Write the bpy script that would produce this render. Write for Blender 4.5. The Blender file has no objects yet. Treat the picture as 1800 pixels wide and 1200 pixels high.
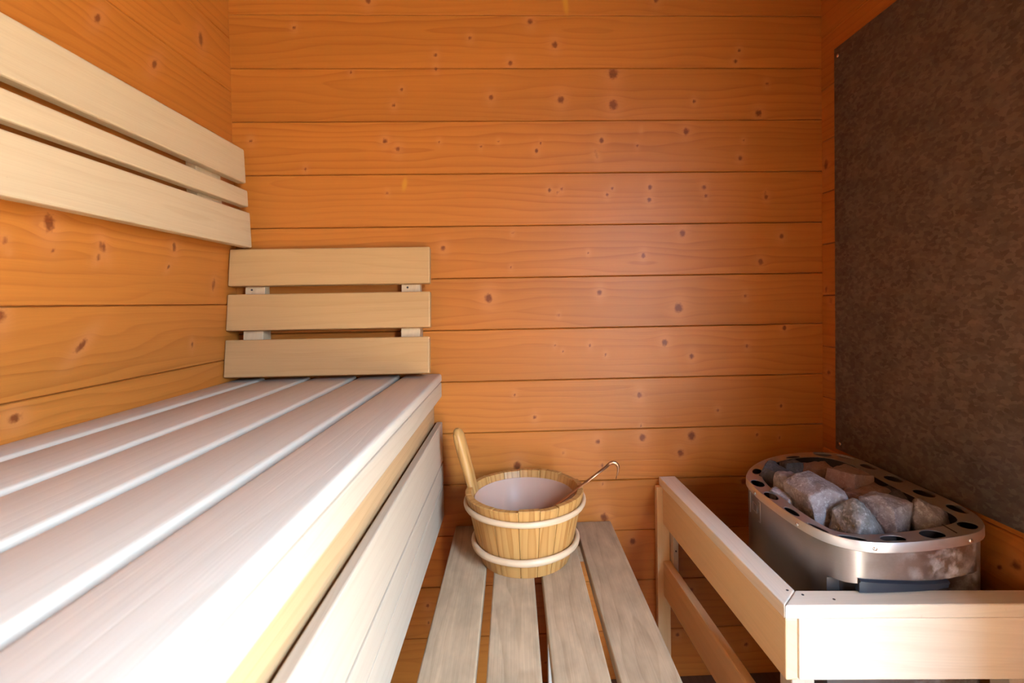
import bpy, bmesh, math, random
import numpy as np
from mathutils import Vector, Matrix

C = bpy.context.scene.collection
SC = bpy.context.scene
HC = 1.02                      # eye height over the floor; heights below are written relative to the eye

# ------------------------------------------------------------------ camera
YAW, PITCH, ROLL = 0.0352247, 0.0219587, -0.0172656
F = Vector((math.sin(YAW) * math.cos(PITCH), math.cos(YAW) * math.cos(PITCH), -math.sin(PITCH)))
R0 = Vector((math.cos(YAW), -math.sin(YAW), 0)); U0 = R0.cross(F)
RT = math.cos(ROLL) * R0 + math.sin(ROLL) * U0
UP = -math.sin(ROLL) * R0 + math.cos(ROLL) * U0
cam_d = bpy.data.cameras.new('camera'); cam = bpy.data.objects.new('camera', cam_d); C.objects.link(cam)
cam.matrix_world = Matrix(((RT.x, UP.x, -F.x, 0), (RT.y, UP.y, -F.y, 0), (RT.z, UP.z, -F.z, HC), (0, 0, 0, 1)))
cam_d.sensor_width = 36; cam_d.lens = 870 / 1800 * 36
cam_d.shift_x = (900 - 932.218) / 1800; cam_d.shift_y = -(600 - 549.977) / 1800
cam_d.clip_start = 0.02
cam_d.dof.use_dof = True; cam_d.dof.focus_distance = 1.15; cam_d.dof.aperture_fstop = 7.1
SC.camera = cam

# ------------------------------------------------------------------ daylight and exposure
SC.view_settings.view_transform = 'Standard'; SC.view_settings.look = 'None'
SC.view_settings.gamma = 1; SC.view_settings.use_curve_mapping = False
SC.view_settings.exposure = 1.24
SC.cycles.max_bounces = 12; SC.cycles.diffuse_bounces = 8; SC.cycles.glossy_bounces = 5
SC.cycles.transparent_max_bounces = 12; SC.cycles.transmission_bounces = 6
SC.cycles.sample_clamp_indirect = 8; SC.cycles.caustics_reflective = False; SC.cycles.caustics_refractive = False

w = bpy.data.worlds.new('daylight'); SC.world = w; w.use_nodes = True
nt = w.node_tree; nt.nodes.clear()
out = nt.nodes.new('ShaderNodeOutputWorld'); bg = nt.nodes.new('ShaderNodeBackground')
tc = nt.nodes.new('ShaderNodeTexCoord'); sep = nt.nodes.new('ShaderNodeSeparateXYZ'); rp = nt.nodes.new('ShaderNodeValToRGB')
nt.links.new(tc.outputs['Generated'], sep.inputs[0]); nt.links.new(sep.outputs['Z'], rp.inputs[0])
rp.color_ramp.elements[0].position = 0.0; rp.color_ramp.elements[0].color = (0.08, 0.11, 0.14, 1)
rp.color_ramp.elements[1].position = 0.55; rp.color_ramp.elements[1].color = (0.73, 1.09, 1.55, 1)
e = rp.color_ramp.elements.new(0.10); e.color = (0.26, 0.35, 0.46, 1)
nt.links.new(rp.outputs[0], bg.inputs[0]); bg.inputs[1].default_value = 46.0
nt.links.new(bg.outputs[0], out.inputs[0])

sl = bpy.data.lights.new('sun', 'SUN'); sl.energy = 44; sl.angle = math.radians(1); sl.color = (1, .95, .86)
so = bpy.data.objects.new('sun', sl); C.objects.link(so); so.location = (2, 4, 5)
so.rotation_euler = Vector((.12, -.75, -.8)).to_track_quat('-Z', 'Y').to_euler()      # lights the terrace outside, runs past the doorway

# ------------------------------------------------------------------ room sizes (relative to the eye)
D = 1.3063; XL = -0.711; XR = 0.8345; YF = -1.0; ZF = -1.02; ZC = 1.0
OPN_Y0, OPN_Y1, OPN_Z0, OPN_Z1 = -0.88, -0.20, -0.98, 0.74     # doorway in the right wall, beside the viewer


def portal(name, loc, rot, sx, sy):
    l = bpy.data.lights.new(name, 'AREA'); l.shape = 'RECTANGLE'; l.size = sx; l.size_y = sy
    l.cycles.is_portal = True
    o = bpy.data.objects.new(name, l); C.objects.link(o); o.location = loc; o.rotation_euler = rot
    return o


portal('doorway_sky_portal', (XR + 0.05, (OPN_Y0 + OPN_Y1) / 2, (OPN_Z0 + OPN_Z1) / 2 + HC), (0, math.pi / 2, 0), OPN_Z1 - OPN_Z0, OPN_Y1 - OPN_Y0)


# ------------------------------------------------------------------ node helpers
def mat_new(name):
    m = bpy.data.materials.new(name); m.use_nodes = True
    n = m.node_tree; n.nodes.clear()
    o = n.nodes.new('ShaderNodeOutputMaterial'); b = n.nodes.new('ShaderNodeBsdfPrincipled')
    n.links.new(b.outputs[0], o.inputs[0])
    return m, n, b


class NB:
    def __init__(s, n): s.n = n
    def lk(s, a, b): s.n.links.new(a, b)
    def put(s, sock, v):
        if hasattr(v, 'is_output') or isinstance(v, bpy.types.NodeSocket): s.lk(v, sock)
        else: sock.default_value = v
    def m(s, op, a, b=None, c=None, clamp=False):
        nd = s.n.nodes.new('ShaderNodeMath'); nd.operation = op; nd.use_clamp = clamp
        s.put(nd.inputs[0], a)
        if b is not None: s.put(nd.inputs[1], b)
        if c is not None: s.put(nd.inputs[2], c)
        return nd.outputs[0]
    def comb(s, x, y, z):
        nd = s.n.nodes.new('ShaderNodeCombineXYZ')
        for i, v in enumerate((x, y, z)): s.put(nd.inputs[i], v)
        return nd.outputs[0]
    def noise(s, vec, scale=1, detail=2, rough=.5, dist=0):
        nd = s.n.nodes.new('ShaderNodeTexNoise'); s.lk(vec, nd.inputs['Vector'])
        nd.inputs['Scale'].default_value = scale; nd.inputs['Detail'].default_value = detail
        nd.inputs['Roughness'].default_value = rough; nd.inputs['Distortion'].default_value = dist
        return nd.outputs[0]
    def mix(s, f, a, b):
        nd = s.n.nodes.new('ShaderNodeMix'); nd.data_type = 'RGBA'
        s.put(nd.inputs[0], f)
        for i, v in ((6, a), (7, b)):
            if isinstance(v, tuple): nd.inputs[i].default_value = (*v[:3], 1)
            else: s.lk(v, nd.inputs[i])
        return nd.outputs[2]
    def bright(s, col, fac):
        nd = s.n.nodes.new('ShaderNodeVectorMath'); nd.operation = 'SCALE'
        s.lk(col, nd.inputs[0]); s.put(nd.inputs[3], fac); return nd.outputs[0]
    def rng(s, v, a, b, c=0, d=1):
        nd = s.n.nodes.new('ShaderNodeMapRange'); s.put(nd.inputs[0], v)
        for i, x in enumerate((a, b, c, d)): nd.inputs[i + 1].default_value = x
        return nd.outputs[0]
    def bump(s, h, dist, strength, bsdf):
        nd = s.n.nodes.new('ShaderNodeBump'); nd.inputs['Distance'].default_value = dist; nd.inputs['Strength'].default_value = strength
        s.lk(h, nd.inputs['Height']); s.lk(nd.outputs[0], bsdf.inputs['Normal'])


def wood(name, light, dark, rings=55., wob=.045, line=.5, fiber=.25, tone=.16, rough=.5, spec=.35, knot=(.16, .045, .012), sharp=3., blotch=0.):
    m, n, b = mat_new(name); k = NB(n)
    at = n.nodes.new('ShaderNodeAttribute'); at.attribute_name = 'grain'
    sp = n.nodes.new('ShaderNodeSeparateXYZ'); k.lk(at.outputs['Vector'], sp.inputs[0])
    u, g, s = sp.outputs
    ak = n.nodes.new('ShaderNodeAttribute'); ak.attribute_name = 'knot'
    sk = n.nodes.new('ShaderNodeSeparateXYZ'); k.lk(ak.outputs['Vector'], sk.inputs[0])
    kn, halo, resin = sk.outputs
    s13 = k.m('MULTIPLY', s, 13.7)
    wv = k.noise(k.comb(k.m('MULTIPLY', u, 1.7), k.m('MULTIPLY', g, 7.), s13), 1, 2.)
    wv2 = k.noise(k.comb(k.m('MULTIPLY', u, 9.), k.m('MULTIPLY', g, 60.), s13), 1, 1.)
    h = k.m('SQRT', k.m('ADD', k.m('MULTIPLY', g, g), 3e-5))
    h = k.m('ADD', h, k.m('MULTIPLY', k.m('SUBTRACT', wv, .5), wob * 2))
    h = k.m('ADD', h, k.m('MULTIPLY', k.m('SUBTRACT', wv2, .5), .004))
    ring = k.m('FRACT', k.m('MULTIPLY', h, rings))
    rise = k.m('POWER', ring, sharp)
    fall = k.rng(ring, .93, 1., 1., 0.)
    ln = k.m('MULTIPLY', rise, fall)
    # how strongly the rings show varies slowly over a board
    var = k.noise(k.comb(k.m('MULTIPLY', u, 1.1), k.m('MULTIPLY', g, 16.), k.m('ADD', s13, 5.)), 1, 1.)
    ln = k.m('MULTIPLY', ln, k.rng(var, .3, .7, .35, 1.15))
    fb = k.noise(k.comb(k.m('MULTIPLY', u, 6.), k.m('MULTIPLY', g, 420.), s13), 1, 3., .6)
    tn = k.noise(k.comb(k.m('MULTIPLY', u, .8), k.m('MULTIPLY', g, 5.), k.m('MULTIPLY', s, 71.3)), 1, 1.)
    col = k.mix(k.m('MULTIPLY', ln, line, clamp=True), light, dark)
    tot = k.m('ADD', 1., k.m('MULTIPLY', k.m('SUBTRACT', fb, .5), fiber))
    tot = k.m('ADD', tot, k.m('MULTIPLY', k.m('SUBTRACT', tn, .5), tone * 2))
    if blotch:
        bl = k.noise(k.comb(k.m('MULTIPLY', u, 14.), k.m('MULTIPLY', g, 34.), s13), 1, 3., .6)
        tot = k.m('MULTIPLY', tot, k.rng(bl, .34, .66, 1. - blotch, 1. + blotch * .6))
        sc = k.noise(k.comb(k.m('MULTIPLY', u, 16.), k.m('MULTIPLY', g, 90.), k.m('ADD', s13, 9.)), 1, 4., .7, .6)
        tot = k.m('ADD', tot, k.rng(sc, .66, .74, 0., .12))
    col = k.bright(col, tot)
    hl = k.m('MULTIPLY', halo, .3, clamp=True)
    col = k.mix(hl, col, tuple(min(1, c * 1.25 + .06) for c in light))
    kns = k.noise(k.comb(k.m('MULTIPLY', u, 160.), k.m('MULTIPLY', g, 160.), s13), 1, 2.)
    kn = k.rng(k.m('ADD', kn, k.m('MULTIPLY', k.m('SUBTRACT', kns, .5), .9)), .2, .8, 0., .93)
    kcol = k.bright(k.mix(k.m('MULTIPLY', ring, .4), knot, tuple(c * 1.9 for c in knot)), 1.)
    col = k.mix(kn, col, kcol)
    col = k.mix(resin, col, (.50, .20, .02))
    k.lk(col, b.inputs['Base Color'])
    b.inputs['Roughness'].default_value = rough; b.inputs['Specular IOR Level'].default_value = spec
    hh = k.m('ADD', k.m('MULTIPLY', ln, -.5), fb)
    k.bump(hh, .0006, .35, b)
    return m


SPRUCE = wood('spruce_panelling', (.415, .13, .0195), (.285, .073, .0085), rings=52, wob=.05, line=.66, tone=.2, spec=.32, rough=.40, knot=(.14, .030, .006))
ASPEN = wood('pale_aspen', (.53, .43, .33), (.46, .355, .255), rings=48, wob=.05, line=.4, fiber=.2, tone=.10, spec=.3, rough=.5, knot=(.22, .10, .04))
ASPENW = wood('worn_aspen', (.42, .28, .165), (.28, .17, .09), rings=40, wob=.08, line=.65, fiber=.45, tone=.2, spec=.3, rough=.48, knot=(.25, .10, .04), blotch=.16)
FRONTW = wood('bench_front_wood', (.42, .315, .22), (.36, .25, .16), rings=44, wob=.05, line=.4, fiber=.2, tone=.08, spec=.22, rough=.5)
FASCIAW = wood('light_spruce', (.42, .245, .115), (.30, .15, .055), rings=70, wob=.03, line=.7, fiber=.3, tone=.1, spec=.2, rough=.5)
RAILW = wood('pale_rail_wood', (.74, .62, .49), (.64, .50, .37), rings=44, wob=.05, line=.4, fiber=.2, tone=.08, spec=.28, rough=.5)
BACKW = wood('honey_backrest', (.43, .235, .095), (.34, .17, .06), rings=40, wob=.06, line=.4, fiber=.18, tone=.12, spec=.22, rough=.5)
HONEYASP = wood('warm_aspen', (.50, .345, .20), (.42, .275, .145), rings=44, wob=.05, line=.4, fiber=.2, tone=.10, spec=.25, rough=.5)
ALDER = wood('bounce_tinted_alder', (.74, .50, .27), (.62, .39, .19), rings=40, wob=.06, line=.4, fiber=.18, tone=.12, spec=.25, rough=.5)  # brighter honey tint partly paints in light bounced onto the rail's side boards
PINE = wood('bucket_pine', (.47, .235, .07), (.29, .10, .016), rings=75, wob=.03, line=1.0, fiber=.2, tone=.12, spec=.3, rough=.45)
RATTAN = wood('pale_rattan', (.56, .37, .22), (.42, .24, .12), rings=160, wob=.02, line=.35, fiber=.4, tone=.2, spec=.35, rough=.42)
FLOORW = wood('dark_floor_wood', (.16, .085, .05), (.09, .045, .025), rings=50, line=.6, spec=.25, rough=.6)


def plain(name, col, rough=.5, metal=0., spec=.5, emit=None):
    m, n, b = mat_new(name)
    b.inputs['Base Color'].default_value = (*col, 1); b.inputs['Roughness'].default_value = rough
    b.inputs['Metallic'].default_value = metal; b.inputs['Specular IOR Level'].default_value = spec
    return m, n, b


def objcoord(n):
    t = n.nodes.new('ShaderNodeTexCoord'); return t.outputs['Object']


def steel(name, c0, c1, rough, stain=0.):
    m, n, b = plain(name, c0, rough, .9); k = NB(n)
    p = objcoord(n)
    sx = n.nodes.new('ShaderNodeSeparateXYZ'); k.lk(p, sx.inputs[0])
    brush = k.noise(k.comb(k.m('MULTIPLY', sx.outputs[0], 90.), k.m('MULTIPLY', sx.outputs[1], 90.), k.m('MULTIPLY', sx.outputs[2], 900.)), 1, 2.)
    col = k.mix(k.m('MULTIPLY', brush, .5), c0, c1)
    if stain:
        f = k.noise(p, 42, 6, .72)
        f = k.rng(f, .44, .66, 0, 1)
        big = k.m('MULTIPLY', k.rng(k.noise(p, 12, 2), .3, .52, .3, 1), k.m('MULTIPLY', k.rng(sx.outputs[0], -.12, .08), k.rng(sx.outputs[1], -.15, -.20)))
        f = k.m('MULTIPLY', k.m('MULTIPLY', f, big), stain, clamp=True)
        col = k.mix(f, col, (.60, .58, .64))
        k.lk(k.m('SUBTRACT', .88, k.m('MULTIPLY', f, .85)), b.inputs['Metallic'])
        k.lk(k.m('ADD', rough, k.m('MULTIPLY', f, .3)), b.inputs['Roughness'])
    k.lk(col, b.inputs['Base Color'])
    k.bump(brush, .0002, .15, b)
    return m


STEEL = steel('brushed_stainless', (.30, .262, .245), (.38, .335, .32), .3, 1.)
STEELRIM = steel('rim_stainless', (.60, .57, .57), (.72, .70, .70), .36)
DARKSTEEL = plain('dark_steel', (.035, .03, .03), .6, .5)[0]  # even near-black steel for basket, air channel, seam, spacers and bracket
BLACKPL = plain('blue_black_metal', (.022, .028, .042), .35, .2)[0]
RIVET = plain('bright_rivet', (.75, .73, .72), .25, .95)[0]
SCREW = plain('dark_screw', (.08, .07, .07), .4, .8)[0]


def galvanised():
    m, n, b = plain('galvanised_sheet', (.2, .18, .16), .45, .75); k = NB(n)
    p = objcoord(n)
    mp = n.nodes.new('ShaderNodeMapping'); mp.inputs['Rotation'].default_value = (math.radians(35), 0, 0); mp.inputs['Scale'].default_value = (1, 1, 1.6)
    k.lk(p, mp.inputs[0])
    v = n.nodes.new('ShaderNodeTexVoronoi'); v.inputs['Scale'].default_value = 95; v.inputs['Randomness'].default_value = 1
    wn = n.nodes.new('ShaderNodeTexNoise'); wn.inputs['Scale'].default_value = 60; wn.inputs['Detail'].default_value = 3
    k.lk(mp.outputs[0], wn.inputs['Vector'])
    ad = n.nodes.new('ShaderNodeVectorMath'); ad.operation = 'MULTIPLY_ADD'
    k.lk(wn.outputs['Color'], ad.inputs[0]); ad.inputs[1].default_value = (.016, .016, .016); k.lk(mp.outputs[0], ad.inputs[2])
    k.lk(ad.outputs[0], v.inputs['Vector'])
    sx = n.nodes.new('ShaderNodeSeparateXYZ'); k.lk(v.outputs['Color'], sx.inputs[0])
    big = k.noise(p, 14, 4, .6)
    f = k.m('ADD', k.m('MULTIPLY', sx.outputs[0], .62), k.m('MULTIPLY', k.rng(big, .3, .7), .4))
    col = k.mix(f, (.105, .086, .074), (.235, .2, .178))
    k.lk(col, b.inputs['Base Color'])
    k.lk(k.rng(sx.outputs[1], 0, 1, .40, .55), b.inputs['Roughness'])
    k.bump(f, .0004, .25, b)
    return m


GALV = galvanised()


def stone_mat(name, c0, c1, c2):
    m, n, b = plain(name, c0, .8, 0, .3); k = NB(n)
    p = objcoord(n)
    a = k.noise(p, 26, 5, .65, .4); d = k.noise(p, 160, 4, .7)
    col = k.mix(k.rng(a, .35, .65), c0, c1)
    col = k.mix(k.m('MULTIPLY', k.rng(d, .5, .72), .7), col, c2)
    k.lk(col, b.inputs['Base Color'])
    k.bump(k.m('ADD', k.m('MULTIPLY', a, 2.), d), .0022, .8, b)
    return m


STONE_G = stone_mat('grey_stone', (.19, .16, .165), (.36, .325, .345), (.58, .56, .60))
STONE_P = stone_mat('speckled_stone', (.13, .12, .11), (.30, .30, .31), (.55, .55, .58))
STONE_R = stone_mat('reddish_stone', (.22, .125, .10), (.30, .19, .16), (.36, .27, .24))
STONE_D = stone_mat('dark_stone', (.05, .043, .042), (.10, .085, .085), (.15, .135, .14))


def liner_mat():
    m, n, b = plain('milky_plastic', (.80, .55, .44), .35, 0, .3)
    tr = n.nodes.new('ShaderNodeBsdfTransparent'); mx = n.nodes.new('ShaderNodeMixShader'); mx.inputs[0].default_value = .36
    o = [x for x in n.nodes if x.type == 'OUTPUT_MATERIAL'][0]
    n.links.new(tr.outputs[0], mx.inputs[1]); n.links.new(b.outputs[0], mx.inputs[2]); n.links.new(mx.outputs[0], o.inputs[0])
    return m


LINER = liner_mat()
COPPER = plain('tarnished_copper', (.36, .17, .085), .32, .85)[0]


# ------------------------------------------------------------------ mesh builder
class MB:
    """collects pieces of one part: vertices, faces and the wood grain coordinates (along, across, board)"""
    def __init__(s): s.v = []; s.f = []; s.g = []; s.k = []
    def add(s, v, f, g=None, kn=None):
        o = len(s.v); s.v += [tuple(p) for p in v]; s.f += [tuple(i + o for i in q) for q in f]
        s.g += list(g) if g is not None else [tuple(p) for p in v]
        s.k += list(kn) if kn is not None else [(0, 0, 0)] * len(v)
    def solid(s, base, ext, u, bev=.003, seg=2, seed=None, off=None):
        """prism: base polygon (3-D points) swept along ext; u = grain direction"""
        bm = bmesh.new(); ext = Vector(ext); base = [Vector(p) for p in base]
        b0 = [bm.verts.new(p) for p in base]; b1 = [bm.verts.new(p + ext) for p in base]; n = len(base)
        bm.faces.new(b0[::-1]); bm.faces.new(b1)
        for i in range(n): bm.faces.new((b0[i], b0[(i + 1) % n], b1[(i + 1) % n], b1[i]))
        if bev: bmesh.ops.bevel(bm, geom=list(bm.edges), offset=bev, segments=seg, affect='EDGES', profile=.5)
        bmesh.ops.recalc_face_normals(bm, faces=bm.faces)
        u = Vector(u).normalized()
        pts = [v.co.copy() for v in bm.verts]
        ctr = sum(pts, Vector()) / len(pts)
        # across = the widest direction at right angles to u
        best = None
        for a in (Vector((1, 0, 0)), Vector((0, 1, 0)), Vector((0, 0, 1))):
            d = a - u * a.dot(u)
            if d.length < .3: continue
            d.normalize(); q = [p.dot(d) for p in pts]; ex = max(q) - min(q)
            if best is None or ex > best[0]: best = (ex, d)
        ac = best[1]; tn = u.cross(ac)
        rr = random.Random(seed if seed is not None else len(s.v) * 7 + int(abs(ctr.x * 997 + ctr.y * 577 + ctr.z * 331) * 10))
        o = off if off is not None else rr.uniform(-.06, .06); su = rr.uniform(0, 9); sd = rr.uniform(0, 9)
        g = [((p - ctr).dot(u) + su, (p - ctr).dot(ac) + .7 * (p - ctr).dot(tn) + o, sd) for p in pts]
        bm.verts.index_update()
        s.add(pts, [[v.index for v in f.verts] for f in bm.faces], g)
        bm.free(); return s
    def box(s, x0, x1, y0, y1, z0, z1, u=(1, 0, 0), **kw):
        return s.solid([(x0, y0, z0), (x1, y0, z0), (x1, y1, z0), (x0, y1, z0)], (0, 0, z1 - z0), u, **kw)
    def tube(s, pts, radii, n=12, flat=1., up=None, cap=True, closed=False):
        """swept oval section along pts; radii per point; flat = thickness ratio along 'up'"""
        pts = [Vector(p) for p in pts]; m = len(pts)
        if not hasattr(radii, '__len__'): radii = [radii] * m
        V = []; G = []
        L = 0
        for i, p in enumerate(pts):
            a = pts[(i - 1) % m] if closed or i else pts[0]; b = pts[(i + 1) % m] if closed or i < m - 1 else pts[-1]
            t = (b - a).normalized(); uu = Vector(up) if up else (Vector((0, 0, 1)) if abs(t.z) < .9 else Vector((1, 0, 0)))
            sd = t.cross(uu).normalized(); vv = sd.cross(t)
            if i: L += (p - pts[i - 1]).length
            for j in range(n):
                th = 2 * math.pi * j / n
                V.append(p + radii[i] * (math.cos(th) * sd + flat * math.sin(th) * vv)); G.append((L, radii[i] * th * .5, 1.3))
        Fc = []
        for i in range(m if closed else m - 1):
            for j in range(n):
                a = i * n + j; b = i * n + (j + 1) % n; i2 = (i + 1) % m
                Fc.append((a, b, i2 * n + (j + 1) % n, i2 * n + j))
        if cap and not closed:
            Fc.append(tuple(range(n - 1, -1, -1))); Fc.append(tuple((m - 1) * n + j for j in range(n)))
        s.add(V, Fc, G); return s
    def lathe(s, prof, cx, cy, n=72, grain=None):
        """closed profile [(r,z)] turned about a vertical axis"""
        V = []; G = []; m = len(prof)
        for j in range(n):
            th = 2 * math.pi * j / n
            for r, z in prof:
                V.append((cx + r * math.cos(th), cy + r * math.sin(th), z)); G.append((z, r * th, .5))
        Fc = []
        for j in range(n):
            for i in range(m):
                a = j * m + i; b = j * m + (i + 1) % m; j2 = (j + 1) % n
                Fc.append((a, j2 * m + i, j2 * m + (i + 1) % m, b))
        s.add(V, Fc, G); return s
    def build(s, name, mat, parent=None, smooth=False, kind=None, autosmooth=None):
        off = Vector((0, 0, HC))
        p = parent
        base = Vector((0, 0, 0))
        while p is not None: base += p.location; p = p.parent
        me = bpy.data.meshes.new(name)
        me.from_pydata([tuple(Vector(v) + off - base) for v in s.v], [], s.f)
        a = me.attributes.new('grain', 'FLOAT_VECTOR', 'POINT'); a.data.foreach_set('vector', np.array(s.g, np.float32).ravel())
        kk = np.array(s.k, np.float32)
        if kk.any():
            a = me.attributes.new('knot', 'FLOAT_VECTOR', 'POINT'); a.data.foreach_set('vector', kk.ravel())
        me.materials.append(mat)
        if smooth or autosmooth:
            me.polygons.foreach_set('use_smooth', [True] * len(me.polygons))
            if autosmooth: me.set_sharp_from_angle(angle=math.radians(autosmooth))
        o = bpy.data.objects.new(name, me); C.objects.link(o)
        if parent is not None: o.parent = parent
        if kind: o['kind'] = kind
        return o


def thing(name, label, cat, loc, group=None):
    o = bpy.data.objects.new(name, None); C.objects.link(o)
    o.location = (loc[0], loc[1], loc[2] + HC); o.empty_display_size = .05
    o['label'] = label; o['category'] = cat
    if group: o['group'] = group
    return o


def tag(o, label, cat, group=None):
    o['label'] = label; o['category'] = cat
    if group: o['group'] = group
    return o


# ------------------------------------------------------------------ knots seen in the photograph, as (along, height, radius, elongation, slant)
def ray(x, y):
    return F + (x - 932.218) / 870 * RT - (y - 549.977) / 870 * UP


def at(x, y, axis, val):
    d = ray(x, y); return d * (val / d[axis])


BACK_KNOTS_PX = [(779,436,4.5),(901,410,2),(898,470,2),(1034,444,2),(1200,410,5.5),(1131,449,4),(1374,415,4),(1337,460,5),(859,524,7),(1054,514,4.5),(1193,541,7.5),(1310,520,3),(982,554,2),(1379,576,4),(1169,602,5.5),(1216,626,4.5),(1037,607,2.5),(975,607,2),(989,617,1.6),(1065,623,2.2),(1313,608,3),(1124,694,4.7),(905,694,2.4),(940,733,3.3),(1262,721,3),(1373,713,3),(1127,748,2),(1051,776,4),(1129,769,5.7),(1216,766,7),(1196,796,5.7),(1331,764,2.2),(991,796,2),(909,819,7),(1059,818,2.7),(1060,850,2),(1307,846,5),(1370,769,2),
(932,38,4.5),(826,67,3),(975,79,5),(897,111,4),(1078,129,8.5),(863,171,4),(986,175,6),(1078,184,8),(1220,178,3),(1334,199,5.5),(1348,147,3),(1206,231,5.5),(1057,247,4.5),(1301,278,4),(1120,256,2.2),(1307,247,2.2),(943,265,3.3),(950,252,2),(876,249,2),(845,258,2),(966,334,3),(987,332,2.5),(981,338,2),(1076,331,2.5),(1067,342,2.8),(1143,329,4),(1142,351,4),(1238,329,4),(1241,344,3),(1347,346,3.5),(1293,108,3.5),(1299,89,3),(1153,1,4),
(517,49,3),(617,127,2.5),(692,185,3),(706,157,2.5),(766,97,3),(766,121,3),(441,248,3),(677,248,4),(699,262,4),(772,250,2.2),(647,1,5),(1112,951,5.5),(1062,909,7),(1215,1036,4),(1191,1115,3.5),(1311,1132,3.5),(537,297,2.5),(681,339,2.2),(752,1064,3),(754,1094,2),(1048,272,3,4.0,.25),(1127,229,1.6,6.0,0),(1345,340,2,4.0,-.2),(959,1164,2.5)]
LEFT_KNOTS_PX = [(26,735,7.5,1,0),(143,607,5,2.2,-.9),(87,392,7,2,0),(182,434,4,2.2,.25),(173,453,3,1.6,-.4),(16,443,2.2,1,0),(8,421,3.5,1.3,0),(94,442,2.2,1,0),(307,434,3,3,0),(376,500,2.4,4.5,-.15),(337,605,2,2.6,0),(296,470,2.2,1.6,-.6),(2,555,5,2,0),(172,32,4,2,-.5),(272,113,4,2,-.5),(353,69,4,3,0)]


def panel_wall(name, axis, val, a0, a1, z0, z1, joints, knots, step, thick, inward, resin=()):
    """a boarded wall as one mesh: boards lie horizontally, V-groove at each joint, fine enough to carry knots.
    axis 1: wall at y=val, runs along x; axis 0: wall at x=val, runs along y. inward = sign of the room side normal"""
    mb = MB()
    zs = [z0] + [j for j in joints if z0 + .004 < j < z1 - .004] + [z1]
    na = max(2, int(round((a1 - a0) / step))); A = np.linspace(a0, a1, na + 1)
    K = np.array(knots) if len(knots) else np.zeros((0, 5))
    for i in range(len(zs) - 1):
        rr = random.Random(i * 31 + int((val + 3) * 1000)); lo, hi = zs[i], zs[i + 1]
        nz = max(3, int(round((hi - lo) / step)))
        Z = np.concatenate([[lo, lo + .0012], np.linspace(lo + .0024, hi - .0024, nz), [hi - .0012, hi]])
        dep = np.zeros(len(Z)); dep[0] = dep[-1] = .005; dep[1] = dep[-2] = .0012
        AA, ZZ = np.meshgrid(A, Z, indexing='ij'); DD = np.broadcast_to(dep, AA.shape)
        bow = rr.uniform(-.0006, .0006)
        off = -inward * (DD + bow)
        kn = np.zeros(AA.shape); ha = np.zeros(AA.shape); rs = np.zeros(AA.shape); warp = np.zeros(AA.shape)
        for (ka, kz, kr, ke, ks) in K:
            if not (lo - .01 < kz < hi + .01): continue
            dz = ZZ - kz; da = AA - ka + ks * dz
            d = np.sqrt((da / kr) ** 2 + (dz / (kr * ke)) ** 2)
            kn = np.maximum(kn, np.clip((1.5 - d) / 1.1, 0, 1) * (1 if ke < 3.5 else .45))
            ha = np.maximum(ha, np.exp(-((da / (2.6 * kr)) ** 2 + (dz / (3.4 * kr * min(ke, 1.5))) ** 2)))
            rr2 = kr * min(ke, 1.6)
            warp += -1.5 * rr2 * np.tanh(dz / (.5 * rr2)) * np.exp(-np.abs(dz) / (2.2 * rr2)) * np.exp(-(da / (3.2 * kr)) ** 2)
        for (ka, kz, kr, ke, ks) in resin:
            d = np.sqrt(((AA - ka + ks * (ZZ - kz)) / kr) ** 2 + ((ZZ - kz) / (kr * ke)) ** 2)
            rs = np.maximum(rs, np.clip((1.5 - d) / .9, 0, 1))
        ctr = (lo + hi) / 2 + rr.uniform(-.05, .05)
        G = np.stack([AA + rr.uniform(0, 9), ZZ - ctr + warp, np.full(AA.shape, rr.uniform(0, 9))], -1)
        P = np.stack([AA, np.full(AA.shape, val) + off, ZZ], -1) if axis == 1 else np.stack([np.full(AA.shape, val) + off, AA, ZZ], -1)
        KK = np.stack([kn, ha, rs], -1)
        n0, n1 = AA.shape
        idx = np.arange(n0 * n1).reshape(n0, n1)
        q = np.stack([idx[:-1, :-1], idx[1:, :-1], idx[1:, 1:], idx[:-1, 1:]], -1).reshape(-1, 4)
        flip = (axis == 1 and inward > 0) or (axis == 0 and inward < 0)
        if flip: q = q[:, ::-1]
        mb.add(P.reshape(-1, 3).tolist(), q.tolist(), G.reshape(-1, 3).tolist(), KK.reshape(-1, 3).tolist())
        # the board's back body
        b0 = val - inward * .005; b1 = val - inward * thick
        v = [(a0, lo), (a1, lo), (a1, hi), (a0, hi)]
        pv = [((a, b0, z) if axis == 1 else (b0, a, z)) for a, z in v] + [((a, b1, z) if axis == 1 else (b1, a, z)) for a, z in v]
        mb.add(pv, [(4, 5, 6, 7), (0, 1, 5, 4), (1, 2, 6, 5), (2, 3, 7, 6), (3, 0, 4, 7)], [(p[0] + p[1], p[2] - ctr, 1.) for p in pv])
    return mb


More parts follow.
